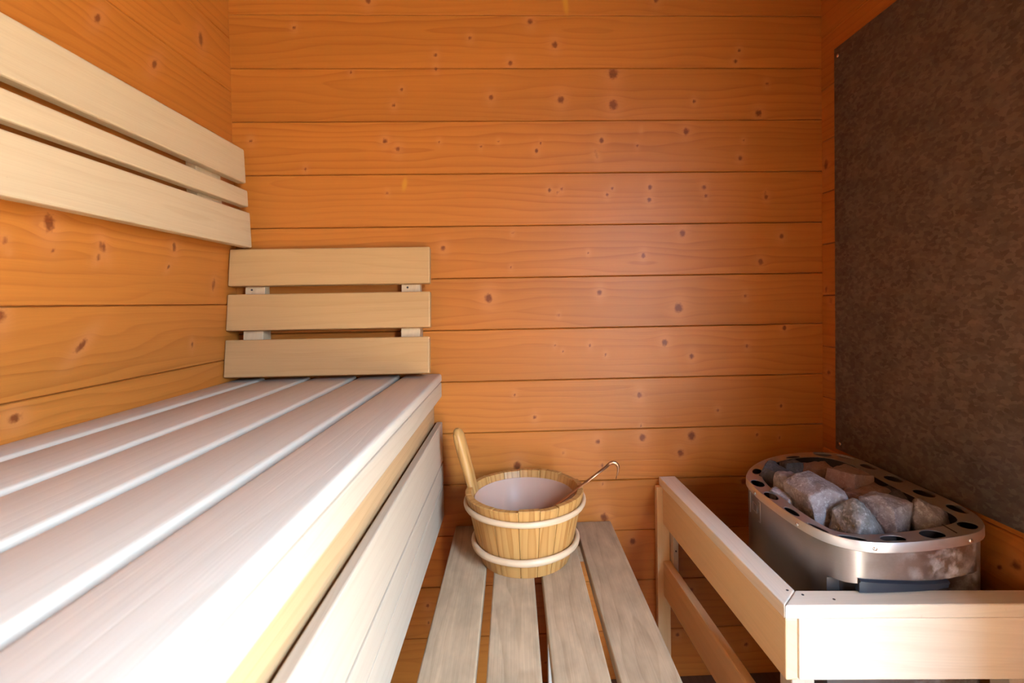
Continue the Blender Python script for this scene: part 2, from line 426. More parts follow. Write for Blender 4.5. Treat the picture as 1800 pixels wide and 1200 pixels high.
P_ = .13635
jb = [.0655 + P_ * i for i in range(-8, 9)]
jl = [.0065 + P_ * i for i in range(-8, 1)] + [.172, .280, .386, .550, .686, .822, .958]
bk = []
for k_ in BACK_KNOTS_PX:
    x, y, r = k_[:3]; el = k_[3] if len(k_) > 3 else 1.15; sl = k_[4] if len(k_) > 4 else 0.
    p = at(x, y, 1, D); bk.append((p.x, p.z, r * D / 870 * .92, el, sl))
p = at(711, 324, 1, D); resin_marks = [(p.x, p.z, .0055, 2.6, -.15)]
p = at(994, 6, 1, D); resin_marks.append((p.x, p.z, .006, 4., .1))
lk_ = []
for (x, y, r, el, sl) in LEFT_KNOTS_PX:
    p = at(x, y, 0, XL); lk_.append((p.y, p.z, r * p.y / 870 * 1.35, el * .75, sl))

wb = panel_wall('wall_back', 1, D, XL - .04, XR + .04, ZF - .07, ZC + .06, jb, bk, .0042, .045, -1, resin=resin_marks).build('wall_back', SPRUCE, kind='structure')
wl = panel_wall('wall_left', 0, XL, YF, D, ZF - .07, ZC + .06, jl, lk_, .006, .045, 1).build('wall_left', SPRUCE, kind='structure')
rk = [(1.29, .35, .008, 1.5, 0), (1.27, -.01, .006, 1, 0), (1.28, -.2, .007, 1, 0), (.79, -.455, .008, 1, 0), (1.29, .02, .006, 1, 0)]
p = at(1757, 997, 0, XR); rk.append((p.y, p.z, .005, 1, 0))
jr = [.0045 + P_ * i for i in range(-8, 9)]
wr = panel_wall('wall_right', 0, XR, OPN_Y1 + .06, D, ZF - .07, ZC + .06, jr, rk, .008, .045, -1).build('wall_right', SPRUCE, kind='structure')
m = panel_wall('w', 0, XR, YF, OPN_Y0 - .06, ZF - .07, ZC + .06, jr, [], .05, .045, -1)
m2 = panel_wall('w', 0, XR, OPN_Y0 - .06, OPN_Y1 + .06, OPN_Z1 + .06, ZC + .06, jr, [], .05, .045, -1)
m.add(m2.v, m2.f, m2.g); m.build('wall_right_doorside', SPRUCE, kind='structure')
panel_wall('wall_front', 1, YF, XL - .04, XR + .04, ZF - .07, ZC + .06, jb, [], .05, .045, 1).build('wall_front', FLOORW, kind='structure')

# door frame and threshold of the doorway beside the viewer
m = MB()
m.box(XR - .012, XR + .06, OPN_Y1, OPN_Y1 + .06, ZF, OPN_Z1 + .06, u=(0, 0, 1)); m.box(XR - .012, XR + .06, OPN_Y0 - .06, OPN_Y0, ZF, OPN_Z1 + .06, u=(0, 0, 1))
m.box(XR - .012, XR + .06, OPN_Y0, OPN_Y1, OPN_Z1, OPN_Z1 + .06, u=(0, 1, 0)); m.box(XR - .012, XR + .06, OPN_Y0, OPN_Y1, ZF, OPN_Z0, u=(0, 1, 0))
m.build('trim_1', ALDER, kind='structure')

# floor and ceiling
m = MB(); x = XL
while x < XR - .01:
    x1 = min(x + .095, XR); m.box(x + .001, x1 - .001, YF, D, ZF - .03, ZF, u=(0, 1, 0), bev=.002, seg=1); x = x1
m.box(XL - .04, XR + .04, YF, D + .04, ZF - .06, ZF - .031, bev=0); m.build('floor', FLOORW, kind='structure')
m = MB(); x = XL
while x < XR - .01:
    x1 = min(x + .12, XR); m.box(x + .0005, x1 - .0005, YF, D, ZC, ZC + .03, u=(0, 1, 0), bev=.003, seg=1); x = x1
m.box(XL - .04, XR + .04, YF, D + .04, ZC + .031, ZC + .05, bev=0); m.build('ceiling', FLOORW, kind='structure')
m = MB(); m.box(XR + .08, XR + 6, -5, 5, ZF - .12, ZF - .04, bev=0)
m.build('ground', plain('terrace_boards', (.50, .35, .21), .8)[0], kind='structure')

# ------------------------------------------------------------------ backrest on the left wall
Y0B = -.55
br = thing('slatted_back_panel', 'long pale backrest of three boards fixed along the left wall above the bench', 'backrest', (XL, .4, .15))
def xb(z): return -.6665 + (.4 - z) / .25 * .0075
for (za, zb_, ye) in ((.310, .395, 1.276), (.2515, .2935, 1.281), (.150, .2385, 1.286)):
    x0 = xb(zb_); x1 = xb(za); t = .022
    m = MB(); m.solid([(x0, Y0B, zb_), (x0 - t, Y0B, zb_ - .001), (x1 - t, Y0B, za - .001), (x1, Y0B, za)], (0, ye - Y0B, 0), (0, 1, 0), bev=.0035, seg=2)
    m.build('slat', HONEYASP, br)
for y in (1.115, .35, -.35):
    m = MB(); m.solid([(XL + .001, y, .16), (xb(.16) - .0225, y, .16), (xb(.385) - .0225, y, .385), (XL + .001, y, .385)], (0, .09, 0), (0, 0, 1), bev=.002)
    m.build('batten', HONEYASP, br)

# ------------------------------------------------------------------ leaning backrest against the end wall
be = thing('slatted_back_panel', 'short honey-coloured backrest of three boards leaning on the back wall at the bench end', 'backrest', (-.45, 1.25, -.172))
def yb(z): return 1.228 + .1386 * (z + .1715)
XL2 = -.7085
for (za, zb_, xr) in ((.0527, .146, -.2085), (-.058, .032, -.2075), (-.1715, -.0805, -.209)):
    ya, yt = yb(za), yb(zb_); t = .020
    m = MB(); m.solid([(XL2, ya, za), (XL2, ya + t, za - .003), (XL2, yt + t, zb_ - .003), (XL2, yt, zb_)], (xr - XL2, 0, 0), (1, 0, 0), bev=.003)
    m.build('slat', BACKW, be)
for (xa, xc) in ((-.676, -.627), (-.284, -.2365)):
    m = MB(); m.solid([(xa, yb(-.165) + .021, -.165), (xa, D - .002, -.165), (xa, D - .002, .135), (xa, yb(.135) + .021, .135)], (xc - xa, 0, 0), (0, 0, 1), bev=.0015)
    b_ = m.build('batten', HONEYASP, be)
    xm = (xa + xc) / 2 - .008
    s_ = MB(); s_.tube([(xm, yb(.043) + .0205, .043), (xm, yb(.043) + .023, .043)], .0028, n=10); s_.build('screw', SCREW, b_)

# ------------------------------------------------------------------ upper bench
ZT = -.18326; YB0 = -.52
bn = thing('upper_bench', 'wide upper sauna bench with five pale boards along the left wall', 'bench', (-.45, .4, ZF))
edges = [(-.709, -.643), (-.6305, -.5265), (-.514, -.4085), (-.396, -.2965), (-.284, -.1892)]
for i, (xa, xc) in enumerate(edges):
    m = MB(); m.box(xa, xc, YB0, D - .003, ZT - .022, ZT, u=(0, 1, 0), bev=.0065, seg=4, seed=40 + i, off=[.05, .07, -.06, .08, -.05][i])
    m.build('slat', ASPEN, bn, autosmooth=50)
m = MB(); m.box(-.211, -.1905, YB0, D - .003, -.2449, ZT - .0225, u=(0, 1, 0), bev=.003, off=.06); m.build('apron', FRONTW, bn)
m = MB(); m.box(-.232, -.2115, YB0, D - .003, -.46, ZT - .0235, u=(0, 1, 0), bev=.002, seed=3, off=.02)
fa = m.build('fascia', FASCIAW, bn)
fa['label'] = 'orange spruce strip under the bench edge'
for y in (1.2, .6, 0, -.45):
    m = MB(); m.box(XL + .003, -.2325, y, y + .045, ZT - .085, ZT - .0225, u=(1, 0, 0)); m.build('bearer', SPRUCE, bn)
for y in (1.2, 0.35, -.45):
    m = MB(); m.box(-.60, -.555, y, y + .045, ZF, ZT - .0855, u=(0, 0, 1)); m.build('leg', SPRUCE, bn)

# skirt under the upper bench
sk = thing('bench_skirt', 'pale boarded skirt panel below the upper bench, next to the lower bench', 'panel', (-.2, .4, -.558))
for (za, zb_, d, cname) in ((-.4132, -.3096, 0, 0), (-.4681, -.4162, .0008, 1), (-.558, -.4711, .0003, 2)):
    m = MB(); m.box(-.2055 - d * .3, -.1903 + d, YB0, D - .006 - d * 3, za, zb_, u=(0, 1, 0), bev=.0022, seed=60 + cname)
    m.build('board', FRONTW, sk)
for y in (1.17, .55, -.1):
    m = MB(); m.box(-.2112, -.2060, y, y + .04, -.55, -.33, u=(0, 0, 1), bev=.001, seg=1); m.build('batten', SPRUCE, sk)

# ------------------------------------------------------------------ lower bench
ZL = -.5863; YL0 = -.3
lb = thing('lower_bench', 'low step bench of four worn boards with open gaps, carrying the bucket', 'bench', (.045, .5, ZF))
for i, (xa, xc) in enumerate(((-.1605, -.0692), (-.052, .0355), (.0518, .142), (.155, .2505))):
    m = MB(); m.box(xa, xc, YL0, 1.3, ZL - .024, ZL, u=(0, 1, 0), bev=.003, seg=3, seed=80 + i); m.build('slat', ASPENW, lb)
for y in (1.22, .35, -.2):
    m = MB(); m.box(-.15, .235, y, y + .04, ZL - .066, ZL - .0245, u=(1, 0, 0)); m.build('cross_batten', ASPEN, lb)
for y in (1.22, -.2):
    for xa in (-.152, .072):
        m = MB(); m.box(xa, xa + .035, y, y + .04, ZF, ZL - .0665, u=(0, 0, 1)); m.build('leg', ASPEN, lb)

# ------------------------------------------------------------------ guard rail round the heater
ZR = -.4732; ZRB = -.4945
A0, A1 = (.383, 1.3055), (.4095, .7374)
def xo(y): return A1[0] + (A0[0] - A1[0]) * (y - A1[1]) / (A0[1] - A1[1])
def yo(x): return A1[1] - .052 * (x - A1[0])
def yi(x): return .7756 - .0606 * (x - .4477)
gr = thing('heater_guard_rail', 'L-shaped wooden guard rail with mitred top boards fencing the sauna heater', 'railing', (.42, .9, ZF))
m = MB(); m.solid([(A1[0], A1[1], ZRB), (.4477, .7756, ZRB), (.427, A0[1], ZRB), (A0[0], A0[1], ZRB)], (0, 0, ZR - ZRB), (0, 1, 0), bev=.002, seed=5, off=.05)
tr = m.build('top_rail', RAILW, gr)
m = MB(); m.solid([(A1[0] + .0006, A1[1] - .0003, ZRB), (XR - .003, yo(XR), ZRB), (XR - .003, yi(XR), ZRB), (.4482, .7753, ZRB)], (0, 0, ZR - ZRB), (1, 0, 0), bev=.002, seed=6, off=.04)
tf = m.build('top_rail', RAILW, gr)
for (px, py, q) in ((1384, 1037, tr), (1411, 1045, tf), (1466, 1053, tf)):
    pp = at(px, py, 2, ZR); s_ = MB(); s_.tube([(pp.x, pp.y, ZR - .002), (pp.x, pp.y, ZR + .0004)], .0022, n=8); s_.build('nail', SCREW, q)
tb = .0195
def side_board(za, zb_, y0, name, mt, seed):
    i = .0025
    m = MB(); m.solid([(xo(y0) + i, y0, za), (xo(y0) + i + tb, y0, za), (xo(1.285) + i + tb, 1.285, za), (xo(1.285) + i, 1.285, za)], (0, 0, zb_ - za), (0, 1, 0), bev=.0025, seed=seed)
    return m.build(name, mt, gr)
side_board(-.592, ZRB - .0006, .7392, 'upper_board', ALDER, 12)
side_board(-.7845, -.6905, .7392, 'lower_board', ALDER, 15)
def front_board(za, zb_, seed):
    x0 = .4325
    m = MB(); m.solid([(x0, yo(x0) + .0015, za), (XR - .003, yo(XR) + .0015, za), (XR - .003, yo(XR) + .0015 + tb, za), (x0, yo(x0) + .0015 + tb, za)], (0, 0, zb_ - za), (1, 0, 0), bev=.0025, seed=seed)
    return m.build('front_board', RAILW, gr)
front_board(-.592, ZRB - .0006, 22); front_board(-.7845, -.6905, 24)
# wall batten, inner batten and corner posts
m = MB(); m.box(.3715, .4055, 1.2855, D - .001, -1.015, ZRB - .0006, u=(0, 0, 1), bev=.0015); m.build('wall_batten', ALDER, gr)
m = MB(); m.box(.4062, .4205, 1.262, D - .001, -.80, -.50, u=(0, 0, 1), bev=.0015); wbm = m.build('batten', ASPEN, gr)
s_ = MB(); s_.tube([(.4135, 1.262, -.655), (.4135, 1.2606, -.655)], .0022, n=10); s_.build('screw', SCREW, wbm)
m = MB(); m.box(.4325, .4695, .7585, .7945, ZF, -.4955, u=(0, 0, 1), bev=.002); m.build('post', ASPEN, gr)
m = MB(); m.box(.775, .812, .742, .752 + .025, ZF, -.4955, u=(0, 0, 1), bev=.002); m.build('post', ASPEN, gr)

# ------------------------------------------------------------------ metal heat shield on the right wall
hs = thing('heat_shield', 'dark grey galvanised metal sheet on the right wall behind the heater', 'heat shield', (XR, .9, -.392))
m = MB(); m.box(XR - .0062, XR - .0042, .46, 1.2445, -.392, .6285, bev=.0004, seg=1); m.build('sheet', GALV, hs)
for (y, z) in ((1.229, .6055), (1.226, -.375), (.49, .60), (.49, -.37)):
    m = MB(); m.tube([(XR - .006, y, z), (XR - .0078, y, z), (XR - .0086, y, z)], [.0045, .0042, .0025], n=14); m.build('screw', RIVET, hs)
    m = MB(); m.box(XR - .0041, XR - .0005, y - .008, y + .008, z - .008, z + .008, bev=0); m.build('spacer', DARKSTEEL, hs)

# ------------------------------------------------------------------ sauna heater
ZH = -.387
oc = [(.497,1.040),(.520,1.083),(.553,1.122),(.595,1.157),(.635,1.180),(.680,1.197),(.730,1.205),(.772,1.200),(.800,1.183),(.815,1.152),(.8195,1.103),(.8185,.972),(.8185,.902),(.812,.848),(.797,.812),(.776,.788),(.750,.772),(.711,.761),(.659,.752),(.617,.748),(.571,.749),(.536,.760),(.511,.782),(.497,.815),(.490,.858),(.487,.916),(.487,.975)]
ic = [(.540,1.060),(.569,1.103),(.610,1.135),(.665,1.160),(.715,1.168),(.752,1.158),(.770,1.125),(.773,1.077),(.766,.980),(.766,.920),(.770,.865),(.768,.835),(.756,.815),(.733,.803),(.701,.794),(.645,.783),(.591,.777),(.550,.780),(.527,.793),(.518,.820),(.514,.877),(.517,.958),(.525,1.020)]


def smooth_loop(pts, n):
    """closed Catmull-Rom through pts, resampled evenly"""
    P = np.array(pts, float); m = len(P); o = []
    for i in range(m):
        p0, p1, p2, p3 = P[i - 1], P[i], P[(i + 1) % m], P[(i + 2) % m]
        for t in np.linspace(0, 1, 12, endpoint=False):
            o.append(.5 * ((2 * p1) + (-p0 + p2) * t + (2 * p0 - 5 * p1 + 4 * p2 - p3) * t ** 2 + (-p0 + 3 * p1 - 3 * p2 + p3) * t ** 3))
    o = np.array(o)
    for _ in range(6): o = .25 * np.roll(o, 1, 0) + .5 * o + .25 * np.roll(o, -1, 0)
    d = np.hypot(*(np.roll(o, -1, 0) - o).T); s = np.r_[0, np.cumsum(d)]; q = np.r_[o, o[:1]]
    k = np.linspace(0, s[-1], n, endpoint=False)
    return np.c_[np.interp(k, s, q[:, 0]), np.interp(k, s, q[:, 1])]


def inset(loop, d):
    t = np.roll(loop, -1, 0) - np.roll(loop, 1, 0); t /= np.hypot(*t.T)[:, None]
    area = .5 * np.sum(loop[:, 0] * np.roll(loop[:, 1], -1) - np.roll(loop[:, 0], -1) * loop[:, 1])
    nrm = np.c_[-t[:, 1], t[:, 0]] * (1 if area > 0 else -1)
    return loop + nrm * d


NL = 140
ocb = [p for p in oc if p[1] > .80]
ocb += [(.776,.790),(.752,.776),(.712,.766),(.659,.757),(.617,.7555),(.571,.756),(.543,.758),(.522,.766),(.508,.784),(.499,.812)]
ocb.sort(key=lambda p: math.atan2(p[1] - .97, p[0] - .66))
BODY = smooth_loop(ocb, NL)
OUT = smooth_loop(oc, NL); INN = smooth_loop(ic, NL)


def loft(loops, closed=False):
    """loops: list of (xy loop, z)"""
    mb = MB(); V = []
    for L, z in loops: V += [(p[0], p[1], z) for p in L]
    n = len(loops[0][0]); m = len(loops); Fc = []
    for i in range(m if closed else m - 1):
        for j in range(n):
            a = i * n + j; b = i * n + (j + 1) % n; c = ((i + 1) % m) * n + (j + 1) % n; d = ((i + 1) % m) * n + j
            Fc.append((a, b, c, d))
    mb.add(V, Fc); return mb


ht = thing('sauna_heater', 'stainless steel electric sauna heater with pierced oval rim, full of stones', 'heater', (.66, .98, -.70))
B1 = inset(BODY, .0035); B2 = inset(BODY, .0065)
LOWF = B1.copy()
LOWF[:, 1] = np.maximum(LOWF[:, 1], .790)
LOWI = LOWF * 1.0
m = loft([(B1, ZH - .004), (B1, -.458), (LOWF, -.4625), (LOWF, -.697), (inset(LOWF, .006), -.70), (inset(LOWF, .05), -.70), (inset(LOWF, .05), -.69), (inset(LOWF, .008), -.69), (inset(LOWF, .004), -.47), (inset(LOWF, .004), -.425), (B2, -.41), (B2, ZH - .004)], True)
m.build('body', STEEL, ht, autosmooth=40)
# stone basket inside
m = loft([(inset(INN, -.001), ZH - .002), (inset(INN, .001), ZH - .012), (inset(INN, .004), ZH - .13), (inset(INN, .07), ZH - .135), (inset(INN, .07), ZH - .14), (inset(INN, .002), ZH - .135), (inset(INN, -.002), ZH - .01)], True)
m.build('stone_basket', DARKSTEEL, ht, autosmooth=40)
m = MB(); L = inset(INN, .065); m.add([(p[0], p[1], ZH - .134) for p in L] + [(p[0], p[1], ZH - .139) for p in L], [tuple(range(NL)), tuple(range(2 * NL - 1, NL - 1, -1))] + [(j, j + NL, (j + 1) % NL + NL, (j + 1) % NL) for j in range(NL)])
m.build('basket_floor', DARKSTEEL, ht)

# pierced rim: a filled 2-D outline with real holes, given thickness
hole_px = [(1333, 828, 19, 0), (1361, 815, 20, 0), (1398, 804.5, 21, 0), (1445, 797.5, 24, 0), (1492, 801.5, 24, 0), (1531, 819, 24, 0), (1576.5, 842, 26, 0), (1628.5, 866.5, 30, 0), (1688.5, 893.5, 33, 0), (1698, 922, 0, 1), (1637.5, 938.5, 0, 0), (1570, 947, 0, 0), (1498, 946, 0, 0), (1433, 927, 0, 0), (1388, 898.5, 0, 0), (1353.5, 871.5, 0, 0), (1330.5, 849, 0, 0)]
MID = .5 * (OUT + INN[[int(np.argmin(np.hypot(*(INN - p).T))) for p in OUT]])
cu = bpy.data.curves.new('rim_outline', 'CURVE'); cu.dimensions = '2D'; cu.fill_mode = 'BOTH'; cu.extrude = .0007
def spline(L):
    sp_ = cu.splines.new('POLY'); sp_.points.add(len(L) - 1); sp_.use_cyclic_u = True
    for q, p in zip(sp_.points, L): q.co = (p[0], p[1], 0, 1)
spline(OUT); spline(INN)
HOLES = []
for (px, py, _, rnd) in hole_px:
    h = at(px, py, 2, ZH); h = np.array([h.x, h.y])
    i = int(np.argmin(np.hypot(*(MID - h).T)))
    t = MID[(i + 2) % NL] - MID[i - 2]; t /= np.hypot(*t); nn = np.array([-t[1], t[0]])
    wid = min(np.hypot(*(OUT - h).T).min(), np.hypot(*(INN - h).T).min())
    c_ = MID[i] * .5 + h * .5
    wid = min(np.hypot(*(OUT - c_).T).min(), np.hypot(*(INN - c_).T).min())
    b_ = min(.0155, wid - .002); a_ = .0205
    if rnd: a_, b_ = .017, .0135
    b_ = max(b_, .004)
    th = np.linspace(0, 2 * math.pi, 28, endpoint=False)
    L = c_ + np.cos(th)[:, None] * t * a_ + np.sin(th)[:, None] * nn * b_
    HOLES.append(L); spline(L)
tmp = bpy.data.objects.new('tmp', cu); C.objects.link(tmp)
dg = bpy.context.evaluated_depsgraph_get(); me = bpy.data.meshes.new_from_object(tmp.evaluated_get(dg))
V = [(v.co.x, v.co.y, v.co.z + ZH - .0007) for v in me.vertices]; Fc = [tuple(p_.vertices) for p_ in me.polygons]
bpy.data.objects.remove(tmp); bpy.data.meshes.remove(me); bpy.data.curves.remove(cu)
m = MB(); m.add(V, Fc)
# folded flange round the outside and a short one inside
fl = loft([(OUT, ZH - .0002), (inset(OUT, -.0012), ZH - .003), (inset(OUT, -.0014), ZH - .0155), (inset(OUT, .001), ZH - .017), (inset(OUT, .0026), ZH - .016), (inset(OUT, .0024), ZH - .002)], True)
m.add(fl.v, fl.f)
rim = m.build('rim', STEELRIM, ht, autosmooth=35)
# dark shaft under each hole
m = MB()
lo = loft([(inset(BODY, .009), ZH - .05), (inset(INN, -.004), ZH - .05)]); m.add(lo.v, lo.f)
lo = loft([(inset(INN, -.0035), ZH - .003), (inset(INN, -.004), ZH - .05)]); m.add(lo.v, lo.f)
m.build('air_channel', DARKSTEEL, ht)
for (px, py) in ((1539, 961), (1691.5, 943), (1400, 920.5), (1332, 866)):
    # rivets sit on the flange: nearest point of the flange loop in that direction
    zr = ZH - .0095; h = at(px, py, 2, zr); h = np.array([h.x, h.y]); FL = inset(OUT, -.0014)
    i = int(np.argmin(np.hypot(*(FL - h).T))); t = FL[(i + 1) % NL] - FL[i - 1]; t /= np.hypot(*t)
    nn = np.array([t[1], -t[0]]); ctr = OUT.mean(0)
    if np.dot(nn, FL[i] - ctr) < 0: nn = -nn
    p0 = FL[i]
    m = MB(); m.tube([(*(p0 - nn * .001), zr), (*(p0 + nn * .001), zr), (*(p0 + nn * .0022), zr)], [.0034, .0034, .0018], n=14); m.build('rivet', RIVET, rim, autosmooth=40)
# seam strap across the rim near the front right corner
s0 = at(1656, 922, 2, ZH); s1 = at(1682, 937, 2, ZH)
m = MB(); d_ = (s1 - s0).normalized(); n_ = Vector((-d_.y, d_.x, 0)) * .0007
m.solid([s0 - n_, s1 - n_, s1 + n_, s0 + n_], (0, 0, .0009), d_, bev=0); m.build('seam', DARKSTEEL, rim)
# embossed frame of the rating plate on the left side
pl_c = at(1326, 908, 0, .4915)
def plate_x(y):
    i = int(np.argmin(np.abs(B1[:, 1] - y) + (B1[:, 0] > .6) * 9)); return B1[i, 0]
ya, yc = pl_c.y - .028, pl_c.y + .028
m = MB()
for (y0, y1, z0, z1) in ((ya, yc, -.412, -.4105), (ya, yc, -.4525, -.451), (ya, ya + .0015, -.4525, -.4105), (yc - .0015, yc, -.4525, -.4105), (ya + .016, yc - .016, -.424, -.4228), (ya + .016, yc - .016, -.440, -.4388), (ya + .016, ya + .0172, -.440, -.4228), (yc - .0172, yc - .016, -.440, -.4228)):
    xa = min(plate_x(y0), plate_x(y1)); xc = max(plate_x(y0), plate_x(y1))
    m.solid([(plate_x(y0) - .0008, y0, z0), (plate_x(y1) - .0008, y1, z0), (plate_x(y1) + .0015, y1, z0), (plate_x(y0) + .0015, y0, z0)], (0, 0, z1 - z0), (0, 1, 0), bev=0)
m.build('rating_plate', STEELRIM, ht)
# dark blue-black control cover on the front
m = MB(); cv = []
fr = [i for i in range(NL) if B1[i, 1] < .80 and .535 < B1[i, 0] < .70]
seg = B1[fr]; seg = seg[np.argsort(seg[:, 0])]
top = [(p[0], p[1], -.4475 - .0022 * (i / len(seg)) * 5) for i, p in enumerate(seg)]
V = []; Fc = []; n = len(seg)
for i, p in enumerate(seg):
    zt = -.4485 - .010 * (i / (n - 1)) ** .8
    for (dy, z) in ((.006, zt), (-.002, zt), (-.006, zt - .0025), (-.006, zt - .005), (-.0035, zt - .0055), (-.0035, -.4705), (.006, -.4705)): V.append((p[0], p[1] + dy + (0.0 if z > -.466 else 0), z))
for i in range(n - 1):
    for j in range(7): Fc.append((i * 7 + j, i * 7 + (j + 1) % 7, (i + 1) * 7 + (j + 1) % 7, (i + 1) * 7 + j))
Fc.append(tuple(range(6, -1, -1))); Fc.append(tuple((n - 1) * 7 + j for j in range(7)))
m.add(V, Fc); m.build('control_cover', BLACKPL, ht, autosmooth=30)
m = MB(); m.box(.81, XR + .0005, .9, 1.08, -.64, -.5, bev=.002); m.build('wall_bracket', DARKSTEEL, ht)


# ------------------------------------------------------------------ stones
def stone(label, px, py, Y, size, mat, seed, rot=0., pts=None, sharp=.12, tilt=0.):
    """one broken rock: hull of a chipped block, subdivided and roughened; size = full extents in metres"""
    rr = random.Random(seed); c = at(px, py, 1, Y)
    bm = bmesh.new()
    pt = pts or []
    if not pts:
        for sx in (-1, 1):
            for sy in (-1, 1):
                for sz in (-1, 1):
                    for _ in range(2):
                        pt.append(tuple(s * rr.uniform(.55, 1.0) for s in (sx, sy, sz)))
        for ax in range(3):
            for s in (-1, 1):
                q = [rr.uniform(-.35, .35) for _ in range(3)]; q[ax] = s * rr.uniform(.85, 1.05); pt.append(tuple(q))
    for q in pt: bm.verts.new((q[0] * size[0] / 2, q[1] * size[1] / 2, q[2] * size[2] / 2))
    r = bmesh.ops.convex_hull(bm, input=bm.verts)
    bmesh.ops.delete(bm, geom=[g for g in r['geom_interior'] if isinstance(g, bmesh.types.BMVert)], context='VERTS')
    bmesh.ops.dissolve_limit(bm, angle_limit=math.radians(14), verts=bm.verts, edges=bm.edges)
    bmesh.ops.bevel(bm, geom=list(bm.edges), offset=min(size) * sharp * .5, segments=2, affect='EDGES', profile=.6, clamp_overlap=True)
    bmesh.ops.triangulate(bm, faces=bm.faces)
    for _ in range(3):
        L = [e_ for e_ in bm.edges if e_.calc_length() > .006]
        if L: bmesh.ops.subdivide_edges(bm, edges=L, cuts=1, use_grid_fill=True)
        bmesh.ops.triangulate(bm, faces=[f for f in bm.faces if len(f.verts) > 4])
    from mathutils import noise
    bm.normal_update()
    o3 = Vector((seed * 1.7, seed * .9, seed * 2.3))
    for v in bm.verts:
        d = noise.fractal(v.co * 45 + o3, .8, 2.1, 4) * .0026 + noise.noise(v.co * 160 + o3) * .0006
        v.co += v.normal * d
    M = Matrix.Rotation(rot, 4, 'Z') @ Matrix.Rotation(tilt, 4, 'X')
    bm.transform(M); bm.normal_update()
    me = bpy.data.meshes.new('stone'); bm.to_mesh(me); bm.free()
    me.polygons.foreach_set('use_smooth', [True] * len(me.polygons)); me.set_sharp_from_angle(angle=math.radians(38))
    me.materials.append(mat)
    o = bpy.data.objects.new('sauna_stone', me); C.objects.link(o); o.location = (c.x, c.y, c.z + HC)
    tag(o, label, 'stone', 'stones in the sauna heater')
    return o


BIG = [(-1, -.75, .55), (-.95, .85, .62), (-.78, -.95, -.9), (-.9, .7, -.95), (.25, -1, .62), (.18, -1, -1), (-.55, .6, .98), (.1, .8, 1.0), (.95, -.25, .1), (.9, .5, .3), (1.0, -.5, -.25), (.7, -.8, -.75), (.75, .7, -.9), (-.35, -.9, .9), (.55, -.55, .6)]
stone('large pale grey squared stone with a bright top, biggest in the heater', 1442, 880, .925, (.105, .10, .092), STONE_G, 11, pts=BIG, rot=.1)
stone('speckled black and white stone at the front, right of the big pale one', 1507, 915, .845, (.086, .075, .080), STONE_P, 5, rot=.3,
      pts=[(-1, -.6, -.9), (-.7, -.8, .3), (-.15, -.3, 1), (.05, .3, .95), (.65, -.3, .25), (.95, -.55, -.5), (1, -.4, -1), (-.35, -1, -.9), (-.3, -.95, .25), (.4, -.95, -.9), (-.8, .8, -.9), (.8, .8, -.9), (.5, .8, .2), (-.6, .8, .4)])
stone('purplish grey stone with a dark underside, between speckled stone and right-hand stone', 1557, 905, .865, (.074, .075, .068), STONE_G, 23, rot=.5)
stone('tall grey-mauve wedge stone at the right end of the heater', 1633, 908, .855, (.082, .07, .066), STONE_G, 31, rot=-.2,
      pts=[(-.75, -.8, -1), (-.9, -.6, .1), (-.55, -.2, 1), (-.3, .4, .95), (.35, -.1, .62), (.85, .1, .1), (1, -.1, -.6), (.9, -.4, -1), (.1, -.9, -1), (.0, -.85, .2), (-.6, .8, -.9), (.7, .8, -.9), (.3, .8, .4), (-.85, .2, .2)])
stone('rounded red-brown stone behind the big pale stone', 1494, 849, 1.0, (.085, .075, .060), STONE_R, 47, rot=.4)
stone('low red-brown stone below the rounded one, in the middle of the heap', 1512, 884, .93, (.06, .06, .05), STONE_R, 52, rot=.8)
stone('flat brown stone behind the purplish grey one', 1532, 868, .965, (.066, .05, .036), STONE_R, 58, rot=.2)
stone('olive and grey stone in the far left corner of the heater', 1362, 841, 1.045, (.052, .06, .058), STONE_D, 64, rot=.7, tilt=.3)
stone('pinkish grey stone wedged left of the big pale stone', 1388, 856, .985, (.050, .06, .062), STONE_G, 71, rot=.2)
stone('dark charcoal stone at the back near the end wall', 1391, 826, 1.095, (.045, .04, .046), STONE_D, 77)
stone('slanting dull red stone at the back, under the rear rim', 1437, 829, 1.075, (.066, .05, .036), STONE_R, 83, tilt=.2)
stone('small sliver of stone between left rim and big pale stone', 1376, 879, .955, (.032, .05, .040), STONE_G, 88, rot=.5)
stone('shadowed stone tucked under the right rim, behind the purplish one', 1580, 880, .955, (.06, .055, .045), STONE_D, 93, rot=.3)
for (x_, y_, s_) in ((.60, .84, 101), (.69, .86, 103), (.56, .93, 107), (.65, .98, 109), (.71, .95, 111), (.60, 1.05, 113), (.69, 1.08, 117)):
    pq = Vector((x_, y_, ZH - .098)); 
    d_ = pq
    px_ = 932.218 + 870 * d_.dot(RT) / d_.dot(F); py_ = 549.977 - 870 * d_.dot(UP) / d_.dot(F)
    stone('dark buried stone in the lower layer of the heater', px_, py_, y_, (.075, .075, .055), STONE_D, s_, rot=s_)

